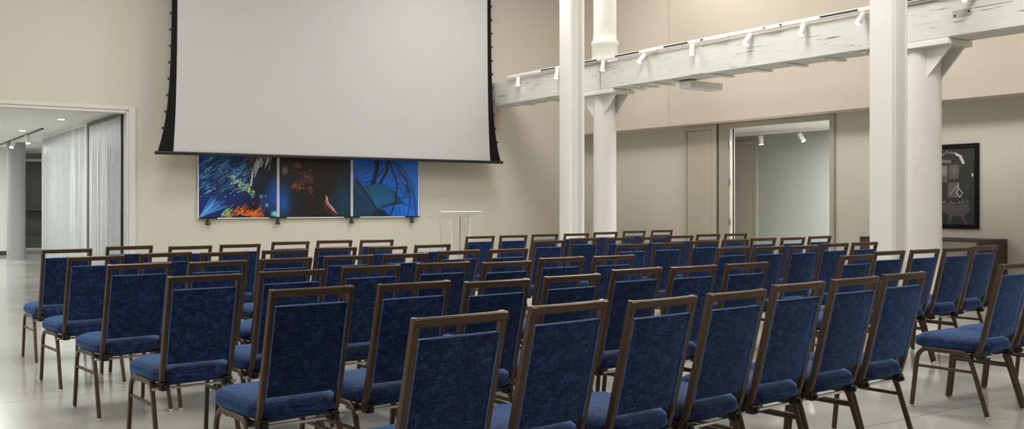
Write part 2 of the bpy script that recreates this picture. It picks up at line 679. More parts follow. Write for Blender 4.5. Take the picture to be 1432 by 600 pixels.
def round_column(x, y, r, label):
    t = thing('round_column', label, 'column', (x, y, 0), 0, 'round columns under the beam')
    obj('shaft', lathe(bmesh.new(), [(r * 1.03, 0), (r * 1.02, .6), (r, 1.6), (r, BZ0 - .07)], 48), M['column'], t, True)
    bm = bmesh.new()
    box(bm, (-.24, -.46, BZ0 - .07), (.24, .46, BZ0 - .005), .006)
    obj('capital_plate', bm, M['steel'], t)
    for sx in (-.13, .13):
        for s in (-1, 1):
            bm = bmesh.new()
            y0, y1 = s * (r - .11), s * .44
            prof = [(y0, BZ0 - .07), (y1, BZ0 - .07), (y0, BZ0 - .46)]
            A = [bm.verts.new((sx - .012, p, q)) for p, q in prof]
            C = [bm.verts.new((sx + .012, p, q)) for p, q in prof]
            bm.faces.new(A)
            bm.faces.new(C[::-1])
            for i in range(3):
                bm.faces.new((A[i], C[i], C[(i + 1) % 3], A[(i + 1) % 3]))
            obj('gusset', bm, M['steel'], t)
    bm = lathe(bmesh.new(), [(r * 1.14, BZ1 + .012), (r * 1.14, BZ1 + .30), (r * 1.20, BZ1 + .32), (r * 1.20, BZ1 + .36),
                             (r * 1.04, BZ1 + .40), (r, BZ1 + .52), (r, HC)], 48)
    obj('upper_shaft', bm, M['column'], t, True)
    bm = bmesh.new()
    box(bm, (-.24, -.30, BZ1), (.24, .30, BZ1 + .022), .003)
    obj('bearing_plate', bm, M['steel'], t)
round_column(10.265, 12.42, .185, 'round white column behind the steel post nearest the screen')
round_column(10.265, 6.72, .20, 'round white column left of the framed black and white photograph')

# ------------------------------------------------------------------ the painted beam
t = thing('painted_beam', 'long cracked white painted timber beam carrying the track lights', 'beam', (BX0, 0, BZ0))
def beam_piece(y0, y1, seed):
    bm = bmesh.new()
    w, h = BX1 - BX0, BZ1 - BZ0
    rng = random.Random(seed)
    n = int((y1 - y0) / .25)
    rings = []
    for i in range(n + 1):
        y = y0 + (y1 - y0) * i / n
        j = lambda a: rng.uniform(-a, a)
        rings.append([bm.verts.new(p) for p in ((.012 + j(.002), y, j(.002)), (w - .012, y, j(.002)), (w + j(.002), y, .012), (w, y, h - .012),
                                                (w - .012, y, h), (.012, y, h + j(.002)), (j(.002), y, h - .012), (j(.002), y, .012))])
    for A, C in zip(rings, rings[1:]):
        for i in range(8):
            bm.faces.new((A[i], A[(i + 1) % 8], C[(i + 1) % 8], C[i]))
    bm.faces.new(rings[0][::-1])
    bm.faces.new(rings[-1])
    return bm
obj('beam_timber', beam_piece(12.285, WB, 3), M['beam'], t, True)
obj('beam_timber', beam_piece(7.0, 12.27, 4), M['beam'], t, True)
obj('beam_timber', beam_piece(-1.0, 6.99, 5), M['beam'], t, True)
# shallow mortise and patch on the face
bm = bmesh.new()
box(bm, (-.004, 6.0, .205), (.012, 6.22, .28))
obj('mortise', bm, M['joinery_dark'], t)
for y, z in ((6.19, .222), (6.03, .248)):
    bm = bmesh.new()
    cyl(bm, (-.008, y, z), (.0, y, z), .011)
    obj('bolt_hole', bm, M['gap'], t)
for y0, y1, z0, z1 in ((6.38, 6.60, .19, .235), (8.0, 8.35, .27, .31), (8.9, 9.2, .26, .30), (12.0, 12.2, .27, .33)):
    bm = bmesh.new()
    box(bm, (-.003, y0, z0), (.006, y1, z1), .001)
    obj('patch', bm, M['beam'], t)
bm = bmesh.new()
box(bm, (-.003, 5.55, .272), (.004, 5.97, .275)); box(bm, (-.003, 11.9, .30), (.004, 12.2, .303)); box(bm, (-.003, 11.95, .335), (.004, 12.22, .338))
obj('crack', bm, M['gap'], t)
# flat cross plates bolted below the beam
y = 14.6
k = 0
for y in (14.75, 13.9, 13.3, 11.75, 11.45, 11.1, 10.7, 9.9, 9.2, 8.6, 8.0, 7.4):
    p = obj('cross_plate', B((.05, y - .05, -.022), (BX1 - BX0 + .05, y + .05, 0), .003), M['steel'], t)
    obj('bolt', cyl(bmesh.new(), (.12, y, -.038), (.12, y, -.022), .018, seg=6), M['steel'], p)

# short stub beams running off towards the right wall
for y, lab in ((10.55, 'short white stub beam under the long beam, nearer the doorway wall panel'), (5.35, 'short white stub beam under the long beam at the upper right')):
    o = obj('stub_beam', B((BX1 - .25, y - .12, BZ0 - .13), (BX1 + .42, y + .12, BZ0 - .024), .006), M['steel'])
    tag(o, lab, 'beam')

# ------------------------------------------------------------------ track and spot lights
TZ = 3.585
t = thing('light_track', 'white lighting track along the top edge of the painted beam', 'track', (10.02, 0, TZ))
obj('track_rail', B((-.02, 4.6, 0), (.025, 14.85, .045), .003), M['fixture'], t)
for y0, y1 in ((14.0, 13.42), (13.2, 12.3), (11.85, 11.3), (10.75, 10.25), (10.0, 9.95), (8.85, 8.55), (7.95, 7.4), (7.1, 6.2)):
    obj('track_slot', B((-.0225, y1, .012), (-.018, y0, .034)), M['bracket'], t)
for y in (14.75, 13.95, 12.0, 11.0, 9.6, 8.7):
    obj('track_feed', B((-.03, y - .12, -.008), (.02, y + .12, .042), .003), M['fixture'], t)

def spot_head(name, loc, aim, label, group, ln=.15, r=.036, power=9, stem=.03):
    t = thing(name, label, 'spotlight', loc, 0, group)
    a = Vector(aim).normalized()
    c = Vector((0, 0, -stem - .03))
    obj('stem', cyl(bmesh.new(), (0, 0, 0), (0, 0, -stem - .02), .009, seg=10), M['fixture'], t)
    p0, p1 = c - a * ln * .35, c + a * ln * .65
    bm = bmesh.new()
    cyl(bm, p0, p1, r, seg=20)
    obj('lamp_head', bm, M['fixture'], t, True)
    obj('lens', cyl(bmesh.new(), p1, p1 + a * .004, r * .82, seg=20), M['lens'], t)
    l = bpy.data.lights.new('spot_beam', 'SPOT')
    l.energy = power
    l.spot_size = math.radians(52)
    l.spot_blend = .6
    l.shadow_soft_size = .03
    l.color = (1, .95, .86)
    lo = bpy.data.objects.new('spot_beam', l)
    COL.objects.link(lo)
    lo.parent = t
    lo.location = p1 + a * .012
    lo.rotation_euler = a.to_track_quat('-Z', 'Y').to_euler()
    return t

ORD = ['first', 'second', 'third', 'fourth', 'fifth', 'sixth', 'seventh', 'eighth', 'ninth', 'tenth']
aims = [(-.2, -.25, -1), (-.4, -.2, -1), (-.25, -.1, -1), (-.8, .25, -1), (-.2, -.1, -1), (-.75, .2, -1), (-.35, .1, -1), (-.6, .2, -1), (-1, .15, -.35)]
for i, (y, a) in enumerate(zip((14.49, 13.33, 12.12, 11.18, 10.14, 9.09, 8.19, 7.33, 5.97), aims)):
    spot_head('spotlight', (9.978, y, TZ - .012), a, 'white cylinder spotlight on the beam, %s counted from its screen end' % ORD[i], 'spotlights on the beam track')

# lobby track with two spots, and two recessed downlights
o = thing('light_track', 'thin dark lighting track on the ceiling of the room beyond the opening', 'track', (3.17, 0, 2.72))
obj('track_rail', B((-.015, 20.5, 0), (.015, 30.0, .03), .002), M['bracket'], o)
spot_head('spotlight', (3.17, 24.4, 2.72), (-.4, -.3, -1), 'white spotlight just before the round column in the room beyond', 'spotlights in the room beyond', .17, .045, 30)
spot_head('spotlight', (3.17, 22.4, 2.72), (.1, -.2, -1), 'white spotlight nearest the ribbed panels in the room beyond', 'spotlights in the room beyond', .17, .045, 30)
for x, y, lab in ((2.95, 21.45, 'small recessed ceiling downlight farther into the room beyond the opening'), (3.1, 18.2, 'small recessed ceiling downlight closer to the wide opening')):
    t = thing('downlight', lab, 'downlight', (x, y, 2.75), 0, 'recessed downlights beyond the opening')
    obj('trim_ring', lathe(bmesh.new(), [(.075, -.008), (.08, 0)], 24), M['fixture'], t)
    obj('lens', lathe(bmesh.new(), [(.05, -.012), (.05, -.008)], 24), M['lens'], t)
# side room track
t = thing('light_track', 'thin lighting track on the ceiling seen through the doorway', 'track', (14.9, 0, 2.66))
obj('track_rail', B((-.012, 9.0, 0), (.012, 14.4, .025), .002), M['fixture'], t)
for y in (9.5, 11.6, 13.7):
    obj('hanger', cyl(bmesh.new(), (0, y, .02), (0, y, .06), .006, seg=8), M['fixture'], t)
spot_head('spotlight', (14.9, 13.25, 2.66), (.05, 0, -1), 'left white spotlight seen through the doorway', 'spotlights in the side room', .17, .045, 10, .05)
spot_head('spotlight', (14.9, 12.28, 2.66), (.3, -.45, -1), 'right tilted white spotlight seen through the doorway', 'spotlights in the side room', .17, .045, 16, .05)

# ------------------------------------------------------------------ projection screen
YS = 15.30
XL, XR = 3.90, 10.19
t = thing('projection_screen', 'large white projection screen with black tensioned side borders', 'screen', (XL, YS, 2.05))
W = XR - XL
HS = 3.75
def inset_out(h):
    return .045 + .205 * (1 - math.exp(-h / .62)) + .005 * h
def inset_in(h):
    return .278 + .068 * (1 - math.exp(-h / .9))
hs = [HS * (i / 40) ** 1.4 for i in range(41)]
bm = bmesh.new()
for s in (0, 1):
    pass
A = [(inset_in(h), h + .05) for h in hs]
L = [bm.verts.new((x, 0, z)) for x, z in A]
R = [bm.verts.new((W - x, 0, z)) for x, z in A]
for i in range(40):
    bm.faces.new((L[i], R[i], R[i + 1], L[i + 1]))
thicken(bm, (0, .002, 0))
obj('screen_fabric', bm, M['screen'], t)
for s in (0, 1):
    bm = bmesh.new()
    f = (lambda x: x) if s == 0 else (lambda x: W - x)
    O = [bm.verts.new((f(inset_out(h)), .001, h + .05)) for h in hs]
    I = [bm.verts.new((f(inset_in(h)), .001, h + .05)) for h in hs]
    for i in range(40):
        bm.faces.new((O[i], I[i], I[i + 1], O[i + 1]))
    thicken(bm, (0, .002, 0))
    b = obj('side_border', bm, M['black'], t)
    for q in range(14):
        h = .35 + q * .25
        x = f(inset_out(h) - .01)
        obj('tension_tab', B((x - .02, -.006, h + .03), (x + .02, .008, h + .07), .004), M['blackmetal'], b)
bm = bmesh.new()
obj('bottom_bar', B((0, -.03, 0), (W, .03, .052), .012, 2), M['blackmetal'], t, True)
obj('roller_case', B((-.1, -.12, HS + .0), (W + .1, .12, HS + .2), .01), M['fixture'], t)

# ------------------------------------------------------------------ printed artworks
class Canvas:
    def __init__(s, x0, x1, y0, y1, nx, ny, bg):
        s.x0, s.x1, s.y0, s.y1, s.nx, s.ny = x0, x1, y0, y1, nx, ny
        s.X, s.Y = np.meshgrid(np.linspace(x0, x1, nx), np.linspace(y0, y1, ny))
        s.c = np.zeros((ny, nx, 3)) + np.array(bg, float)
    def mix(s, m, col):
        s.c = s.c * (1 - m[..., None]) + np.array(col, float) * m[..., None]
    def seg(s, a, b, w, col, al=1.0, soft=1.2):
        pad = w + 3 * soft
        ix0 = max(0, int((min(a[0], b[0]) - pad - s.x0) / (s.x1 - s.x0) * s.nx)); ix1 = min(s.nx, int((max(a[0], b[0]) + pad - s.x0) / (s.x1 - s.x0) * s.nx) + 2)
        iy0 = max(0, int((min(a[1], b[1]) - pad - s.y0) / (s.y1 - s.y0) * s.ny)); iy1 = min(s.ny, int((max(a[1], b[1]) + pad - s.y0) / (s.y1 - s.y0) * s.ny) + 2)
        if ix1 <= ix0 or iy1 <= iy0:
            return
        X, Y = s.X[iy0:iy1, ix0:ix1], s.Y[iy0:iy1, ix0:ix1]
        dx, dy = b[0] - a[0], b[1] - a[1]
        t = np.clip(((X - a[0]) * dx + (Y - a[1]) * dy) / max(dx * dx + dy * dy, 1e-6), 0, 1)
        d = np.hypot(X - a[0] - t * dx, Y - a[1] - t * dy)
        m = np.clip((w / 2 + soft / 2 - d) / soft, 0, 1)[..., None] * al
        s.c[iy0:iy1, ix0:ix1] = s.c[iy0:iy1, ix0:ix1] * (1 - m) + np.array(col, float) * m
    def line(s, pts, w, col, al=1.0, soft=1.2):
        for a, b in zip(pts, pts[1:]):
            s.seg(a, b, w, col, al, soft)
    def curve(s, p0, p1, p2, w, col, al=1.0, n=14):
        P = [((1 - t) ** 2 * p0[0] + 2 * t * (1 - t) * p1[0] + t * t * p2[0], (1 - t) ** 2 * p0[1] + 2 * t * (1 - t) * p1[1] + t * t * p2[1]) for t in [i / n for i in range(n + 1)]]
        s.line(P, w, col, al)
    def blob(s, x, y, rx, ry, col, al=1.0, p=1.5, ang=0):
        c, q = math.cos(ang), math.sin(ang)
        u = ((s.X - x) * c + (s.Y - y) * q) / rx
        v = (-(s.X - x) * q + (s.Y - y) * c) / ry
        s.mix(np.exp(-(u * u + v * v) ** p) * al, col)
    def poly(s, pts, col, al=1.0):
        inside = np.zeros_like(s.X, bool)
        n = len(pts)
        for i in range(n):
            (xa, ya), (xb, yb) = pts[i], pts[(i + 1) % n]
            cond = ((ya > s.Y) != (yb > s.Y)) & (s.X < (xb - xa) * (s.Y - ya) / (yb - ya + 1e-9) + xa)
            inside ^= cond
        s.mix(inside.astype(float) * al, col)

def print_mesh(name, cv, w, h, m, parent, axis='x'):
    """a fine grid carrying the printed colours; stands in the xz plane (or yz)"""
    nx, ny = cv.nx, cv.ny
    xs = np.linspace(0, w, nx)
    zs = np.linspace(h, 0, ny)
    Xg, Zg = np.meshgrid(xs, zs)
    co = np.zeros((ny * nx, 3))
    if axis == 'x':
        co[:, 0] = Xg.ravel()
    else:
        co[:, 1] = -Xg.ravel()
    co[:, 2] = Zg.ravel()
    idx = np.arange(nx * ny).reshape(ny, nx)
    q = np.stack([idx[1:, :-1], idx[1:, 1:], idx[:-1, 1:], idx[:-1, :-1]], -1).reshape(-1, 4)
    me = bpy.data.meshes.new(name)
    me.from_pydata(co.tolist(), [], q.tolist())
    at = me.color_attributes.new('print', 'FLOAT_COLOR', 'POINT')
    c = np.clip(cv.c / 255, 0, 1)
    c = np.where(c > .04045, ((c + .055) / 1.055) ** 2.4, c / 12.92)
    at.data.foreach_set('color', np.concatenate([c.reshape(-1, 3), np.ones((nx * ny, 1))], 1).astype(np.float32).ravel())
    me.materials.append(m)
    o = bpy.data.objects.new(name, me)
    COL.objects.link(o)
    o.parent = parent
    return o

def art_left():
    rng = random.Random(11)
    c = Canvas(75, 543, -60, 442, 250, 250, (10, 24, 60))
    c.blob(160, 230, 190, 300, (12, 48, 120), .9)
    for i in range(560):
        x, y = rng.uniform(60, 360), rng.uniform(-60, 300)
        if x + y * .55 > 470: continue
        L = rng.uniform(15, 75); a = -.62 + rng.uniform(-.22, .22)
        col = rng.choice([(20, 80, 180), (15, 60, 140), (60, 150, 215), (90, 200, 225), (130, 215, 240), (40, 130, 220), (8, 20, 50), (5, 12, 34), (30, 110, 200), (8, 20, 60)])
        c.seg((x, y), (x + L * math.cos(a), y + L * math.sin(a)), rng.uniform(1.5, 6), col, .85)
    for i in range(34):      # dark diagonal bands in the middle left
        y = 190 + i * 3.4
        c.seg((150, y), (260, y - 34), 1.6, (6, 14, 44), .8)
    for i in range(70):      # fan of pale strokes rising from the lower left
        a = rng.uniform(-1.05, -.38); r0 = rng.uniform(0, 60); r1 = r0 + rng.uniform(40, 130)
        c.seg((75 + r0 * math.cos(a), 440 + r0 * math.sin(a)), (75 + r1 * math.cos(a), 440 + r1 * math.sin(a)), rng.uniform(1, 4), rng.choice([(120, 190, 240), (60, 140, 220), (30, 90, 190)]), .8)
    for i in range(26):
        c.curve((240 + i * 3, 130 + i), (290, 190 - i * 2), (350, 130 - i), 1.6, rng.choice([(70, 160, 230), (30, 110, 210)]), .7)
    # dark mass right
    c.poly([(400, 240), (440, 120), (470, -60), (543, -60), (543, 442), (330, 442), (400, 330)], (14, 14, 18), .92)
    c.blob(420, 215, 55, 70, (14, 40, 70), .8)
    c.blob(535, 300, 55, 110, (10, 80, 170), .95)
    c.blob(470, 350, 45, 70, (12, 60, 120), .8)
    c.blob(480, 365, 12, 12, (120, 190, 220), .7)
    c.blob(445, 312, 12, 12, (70, 150, 220), .9)
    c.blob(530, 420, 26, 18, (110, 220, 235), .95)
    # pale torn strips at the top
    c.poly([(415, -40), (470, -40), (450, 110), (405, 170), (392, 150)], (205, 200, 196), .9)
    for i in range(46):
        x = rng.uniform(385, 520); y = rng.uniform(-20, 120) - (x - 400) * .15
        c.seg((x, y), (x - rng.uniform(10, 26), y + rng.uniform(30, 60)), rng.uniform(3, 8), rng.choice([(212, 208, 204), (14, 14, 16), (14, 14, 16), (180, 176, 176)]), .95)
    c.seg((395, 150), (382, 245), 10, (216, 212, 205)); c.seg((430, 120), (405, 190), 5, (216, 212, 205))
    # bright mosaic of cyan, yellow, green, red specks
    for i in range(190):
        u = rng.gauss(0, 1); v = rng.gauss(0, 1)
        x, y = 320 + 38 * u + 10 * v, 240 + 30 * u * .8 + 20 * v
        s = rng.uniform(3, 9)
        c.seg((x, y), (x + s, y - s * .5), rng.uniform(3, 7), rng.choice([(110, 220, 235), (180, 235, 240), (30, 120, 200), (225, 225, 80), (120, 200, 90), (20, 60, 120), (200, 90, 50)]), .9, .8)
    for i in range(60):
        x, y = rng.uniform(340, 410), rng.uniform(60, 160)
        c.seg((x, y), (x + 8, y - 4), rng.uniform(3, 7), rng.choice([(170, 60, 40), (60, 120, 60), (30, 50, 60), (200, 100, 60), (30, 90, 150)]), .8, .8)
    for i in range(70):
        x, y = rng.uniform(85, 340), rng.uniform(70, 320)
        c.blob(x, y, 2.6, 2.6, rng.choice([(235, 240, 245), (150, 215, 235), (200, 90, 70)]), .9)
    # orange fire along the bottom
    for i in range(260):
        x = rng.uniform(225, 450); y = 442 - abs(rng.gauss(0, 20)) - max(0, 60 - abs(x - 320)) * .35
        L = rng.uniform(6, 34); a = -.62 + rng.uniform(-.3, .3)
        c.seg((x, y), (x + L * math.cos(a), y + L * math.sin(a)), rng.uniform(1.5, 6), rng.choice([(220, 80, 30), (240, 130, 40), (190, 40, 25), (120, 30, 20), (250, 190, 70), (30, 30, 30), (60, 30, 25)]), .85)
    c.blob(395, 418, 46, 18, (235, 110, 35), .8)
    for i in range(30):
        x = rng.uniform(205, 260); y = rng.uniform(390, 440)
        c.seg((x, y), (x + 14, y - 9), 4, rng.choice([(40, 170, 120), (90, 200, 150), (220, 200, 60)]), .8)
    return c

def art_middle():
    rng = random.Random(5)
    c = Canvas(548, 970, -60, 440, 230, 250, (26, 20, 18))
    c.blob(560, 330, 70, 120, (10, 76, 150), .95)
    c.blob(585, 345, 26, 45, (24, 110, 200), .6)
    c.blob(640, 300, 60, 170, (18, 24, 40), .6)
    c.poly([(862, 280), (900, 150), (915, -60), (970, -60), (970, 440), (885, 440), (850, 380), (828, 330)], (16, 34, 50), .95)
    c.blob(930, 330, 60, 120, (10, 58, 84), .8)
    c.blob(960, 150, 30, 90, (14, 28, 44), .7)
    for cx, cy, n, sx, sy in ((650, 112, 34, 14, 10), (655, 245, 80, 22, 20), (718, 190, 60, 20, 30), (735, 275, 20, 8, 14), (690, 170, 20, 24, 14)):
        for i in range(n):
            x, y = rng.gauss(cx, sx), rng.gauss(cy, sy)
            c.seg((x, y), (x + rng.uniform(-6, 6), y + rng.uniform(-4, 8)), rng.uniform(1.5, 5), rng.choice([(190, 90, 60), (150, 66, 46), (215, 120, 80), (110, 50, 70), (70, 40, 60)]), .9, .9)
    for i in range(40):
        x, y = rng.uniform(600, 720), rng.uniform(150, 210)
        c.seg((x, y), (x + 6, y - 3), 3, rng.choice([(60, 50, 120), (30, 60, 110), (90, 50, 90)]), .7)
    for i in range(9):
        x = 562 + i * 3
        c.seg((x, 150 + (i % 3) * 12), (x + 12, 118 + (i % 3) * 14), 2, (190, 195, 195), .8)
    c.line([(822, 305), (820, 345), (838, 372), (862, 398), (884, 416)], 7, (205, 110, 80))
    c.line([(826, 312), (832, 348), (846, 366), (870, 396)], 3.5, (235, 225, 230))
    c.line([(812, 350), (822, 392), (862, 424), (886, 436)], 3, (150, 50, 34))
    c.line([(836, 350), (866, 384), (880, 410)], 3, (90, 140, 210), .8)
    return c

def art_right():
    rng = random.Random(8)
    c = Canvas(984, 1366, -60, 438, 230, 250, (14, 100, 205))
    c.blob(1330, 220, 80, 260, (16, 112, 214), .8)
    navy = (12, 20, 52)
    # dark teal bulk with a beak-like edge to the right
    c.poly([(984, 190), (1010, 200), (1060, 232), (1110, 212), (1160, 222), (1225, 270), (1262, 330), (1270, 352), (1200, 360), (1165, 372), (1150, 400), (1195, 438), (984, 438)], (12, 66, 96), 1)
    c.poly([(1072, 240), (1130, 214), (1200, 250), (1232, 330), (1120, 392)], (16, 92, 138), .85)
    c.poly([(984, 250), (1060, 330), (1100, 438), (984, 438)], (10, 50, 78), .8)
    c.line([(1000, 190), (1060, 300), (1140, 420)], 12, (14, 30, 66), .9)
    c.line([(1020, 190), (1080, 290), (1150, 380)], 5, (24, 110, 180), .8)
    c.line([(1150, 372), (1270, 344)], 14, (12, 44, 74), .9)
    c.line([(1000, 380), (1080, 400), (1150, 380)], 3, (10, 38, 60), .8)
    # dark trunks
    c.line([(1122, -60), (1122, 120), (1100, 215)], 26, navy)
    c.line([(1200, -60), (1180, 130), (1140, 220)], 15, navy, .95)
    c.line([(1190, 60), (1240, 220), (1232, 330), (1200, 430)], 9, navy, .95)
    c.curve((1210, 60), (1350, 220), (1300, 438), 5, navy)
    c.curve((1225, 100), (1370, 260), (1345, 438), 3.5, navy)
    c.curve((1060, 218), (1160, 170), (1180, 60), 6, navy)
    c.curve((985, 100), (1010, 240), (1090, 205), 5, navy)
    for i in range(26):
        p0 = (rng.uniform(984, 1120), rng.uniform(-40, 180)); p2 = (p0[0] + rng.uniform(30, 90), p0[1] + rng.uniform(-50, 50))
        c.curve(p0, (p0[0] + 40, p0[1] + rng.uniform(-30, 50)), p2, rng.uniform(1.2, 3), navy, .9)
    for i in range(22):
        p0 = (rng.uniform(1180, 1260), rng.uniform(60, 330)); p2 = (rng.uniform(1270, 1366), rng.uniform(180, 438))
        c.curve(p0, (p0[0] + rng.uniform(20, 120), p0[1] + rng.uniform(-20, 40)), p2, rng.uniform(1.2, 3), navy, .9)
    for i in range(12):
        x = 1165 + i * 8
        c.curve((x, 376), (x + rng.uniform(-12, 12), 400), (x + rng.uniform(-8, 8), 438), 2, navy, .9)
    c.poly([(1100, 400), (1165, 395), (1195, 438), (1090, 438)], (14, 30, 50), .95)
    return c

PW = 1.32
AX, AZ = 4.68, 1.067
for i, (fn, lab) in enumerate(((art_left, 'left print of three, blue strokes with orange flare and white strips'),
                               (art_middle, 'middle print of three, near-black with orange specks and a teal side'),
                               (art_right, 'right print of three, bright blue with tangled dark lines'))):
    t = thing('art_print', lab, 'artwork', (AX + i * (PW + .012), WB - .05, AZ), 0, 'row of three prints under the screen')
    cv = fn()
    o = print_mesh('printed_sheet', cv, PW - .03, 1.33, M['art'], t)
    o.location = (.015, -.004, .015)
    obj('backing_board', B((0, -.002, 0), (PW, .022, 1.36), .002), M['artedge'], t)
for x, lab in ((4.84, 'black clip under the left print, nearest its outer corner'), (6.00, 'black clip under the joint of the left and middle prints'),
               (7.335, 'black clip under the joint of the middle and right prints'), (8.52, 'black clip under the outer corner of the right print')):
    t = thing('print_clip', lab, 'clip', (x, WB - .06, AZ), 0, 'black clips under the prints')
    obj('clip_jaw', B((-.15, -.014, -.002), (.15, -.004, .022), .003), M['blackmetal'], t)
    bm = bmesh.new()
    lathe(bm, [(.015, -.03), (.030, -.06), (.038, -.085), (.030, -.10), (0, -.104)], 16)
    box(bm, (-.018, -.012, -.032), (.018, .012, .0), .003)
    obj('clip_knob', bm, M['blackmetal'], t, True)
    bm = bmesh.new()
    box(bm, (-.012, .010, -.05), (.012, .058, -.03), .002)
    obj('wall_bracket', bm, M['blackmetal'], t)

# framed photograph on the right wall
def photo_canvas():
    rng = random.Random(21)
    c = Canvas(-60, 252, 50, 560, 190, 300, (34, 32, 30))
    c.blob(90, 300, 150, 260, (44, 42, 39), .8)
    c.curve((20, 190), (60, 20), (185, 110), 7, (120, 118, 112), .8)
    for i in range(110):
        a = rng.uniform(PI * .95, PI * 2.0); r = rng.gauss(86, 6)
        x, y = 105 + r * math.cos(a), 150 + r * .85 * math.sin(a)
        c.seg((x, y), (x + rng.uniform(-8, 8), y + rng.uniform(-6, 6)), rng.uniform(2, 5), rng.choice([(170, 168, 162), (90, 88, 84), (20, 18, 17)]), .85)
    c.line([(150, 90), (170, 105), (188, 150)], 13, (205, 202, 196)); c.line([(160, 120), (182, 160)], 6, (60, 58, 56))
    c.poly([(-40, 165), (98, 165), (98, 275), (-40, 275)], (118, 115, 108), .9)
    c.blob(30, 210, 60, 40, (160, 158, 150), .6); c.blob(70, 250, 30, 20, (60, 58, 54), .7)
    c.poly([(108, 160), (165, 160), (162, 255), (108, 255)], (86, 84, 79), .9)
    c.blob(140, 200, 20, 34, (120, 118, 112), .5)
    c.poly([(40, 120), (120, 130), (118, 148), (44, 146)], (130, 128, 122), .7)
    c.poly([(102, 280), (158, 280), (160, 380), (100, 380)], (92, 90, 85), .9)
    c.line([(110, 360), (155, 300)], 8, (150, 148, 140), .7)
    c.line([(160, 285), (160, 320), (150, 345), (168, 378), (184, 350), (160, 318)], 3.5, (215, 212, 205))
    for i in range(120):
        x, y = rng.uniform(-20, 215), rng.gauss(412, 8)
        c.seg((x, y), (x + rng.uniform(-5, 5), y + rng.uniform(-4, 4)), rng.uniform(2, 5), rng.choice([(190, 188, 180), (110, 108, 102), (24, 22, 20)]), .8)
    for i in range(60):
        x, y = rng.uniform(170, 240), rng.uniform(90, 400)
        c.seg((x, y), (x + 4, y + rng.uniform(2, 10)), rng.uniform(1.5, 4), rng.choice([(80, 78, 74), (110, 108, 104), (50, 48, 46)]), .7)
    c.line([(238, 224), (238, 240)], 6, (225, 225, 220))
    c.poly([(60, 430), (215, 425), (225, 470), (190, 510), (214, 555), (200, 555), (178, 505), (130, 505), (112, 555), (96, 555), (112, 500), (70, 470)], (78, 76, 72), .95)
    for k in range(5):
        c.curve((-60, 480 + k * 13), (40, 470 + k * 16), (95, 500 + k * 12), 3.5, (14, 13, 12), .95)
        c.curve((205, 470 + k * 15), (225, 500 + k * 12), (252, 490 + k * 16), 3, (14, 13, 12), .9)
    return c
PH = 1.145
PWD = .92
t = thing('framed_photograph', 'tall black framed black and white photograph on the right wall', 'picture', (WR - .005, 7.35, .968))
bm = bmesh.new()
fw = .055
for lo, hi in (((-.03, 0, 0), (0, PWD, fw)), ((-.03, 0, PH - fw), (0, PWD, PH)), ((-.03, 0, fw), (0, fw, PH - fw)), ((-.03, PWD - fw, fw), (0, PWD, PH - fw))):
    box(bm, lo, hi, .002)
obj('picture_frame', bm, M['black'], t)
o = print_mesh('photograph_sheet', photo_canvas(), PWD - 2 * fw, PH - 2 * fw, M['photo'], t, 'y')
o.location = (-.012, PWD - fw, fw)
obj('backing_board', B((-.010, fw, fw), (-.002, PWD - fw, PH - fw)), M['blackmetal'], t)

# ------------------------------------------------------------------ credenza on the right wall
t = thing('credenza', 'low dark walnut credenza with grey doors under the framed photograph', 'credenza', (11.83, 6.965, 0))
CL, CD, CH = 1.76, .655, .848
bm = bmesh.new()
box(bm, (0, 0, .06), (CD, .028, CH), .002); box(bm, (0, CL - .028, .06), (CD, CL, CH), .002)
box(bm, (0, .028, CH - .028), (CD, CL - .028, CH), .002); box(bm, (0, .028, .06), (CD, CL - .028, .09), .002); box(bm, (CD - .02, .028, .09), (CD, CL - .028, CH - .028))
obj('carcass', bm, M['walnut'], t)
obj('plinth', B((.05, .04, 0), (CD - .03, CL - .04, .06)), M['blackmetal'], t)
for i, (y0, y1) in enumerate(((.034, .56), (.566, 1.09), (1.096, 1.55))):
    d = obj('door', B((-.004, y0, .095), (.016, y1, CH - .034), .002), M['credenza_front'], t)
    obj('handle', cyl(bmesh.new(), (-.018, y0 + .05, .55), (-.018, y0 + .05, .67), .005, seg=8), M['blackmetal'], d)
d = obj('door', B((-.004, 1.556, .095), (.016, CL - .034, CH - .034), .002), M['walnut'], t)
obj('handle', cyl(bmesh.new(), (-.018, 1.60, .55), (-.018, 1.60, .67), .005, seg=8), M['blackmetal'], d)

# ------------------------------------------------------------------ acrylic lectern
t = thing('lectern', 'clear acrylic lectern in front of the back wall, right of the prints', 'lectern', (8.37, 14.0, 0), math.radians(3))
bm = bmesh.new()
R = Matrix.Rotation(math.radians(-15), 4, 'X')
box(bm, (-.40, -.21, -.008), (.40, .21, .008), .003)
bmesh.ops.transform(bm, matrix=Matrix.Translation((0, 0, 1.125)) @ R, verts=bm.verts)
sh = obj('reading_shelf', bm, M['acrylic'], t)
bm = bmesh.new()
for lo, hi in (((-.405, -.215, -.008), (.405, -.209, .008)), ((-.405, .209, -.008), (.405, .215, .008)), ((-.405, -.209, -.008), (-.399, .209, .008)), ((.399, -.209, -.008), (.405, .209, .008))):
    box(bm, lo, hi)
bmesh.ops.transform(bm, matrix=Matrix.Translation((0, 0, 1.125)) @ R, verts=bm.verts)
obj('edge_glint_strip', bm, M['glint'], sh)  # white strips painted as light caught on the shelf edges
bm = bmesh.new()
box(bm, (-.38, .20, 1.07), (.38, .212, 1.10), .002)
obj('book_stop', bm, M['acrylic'], t)
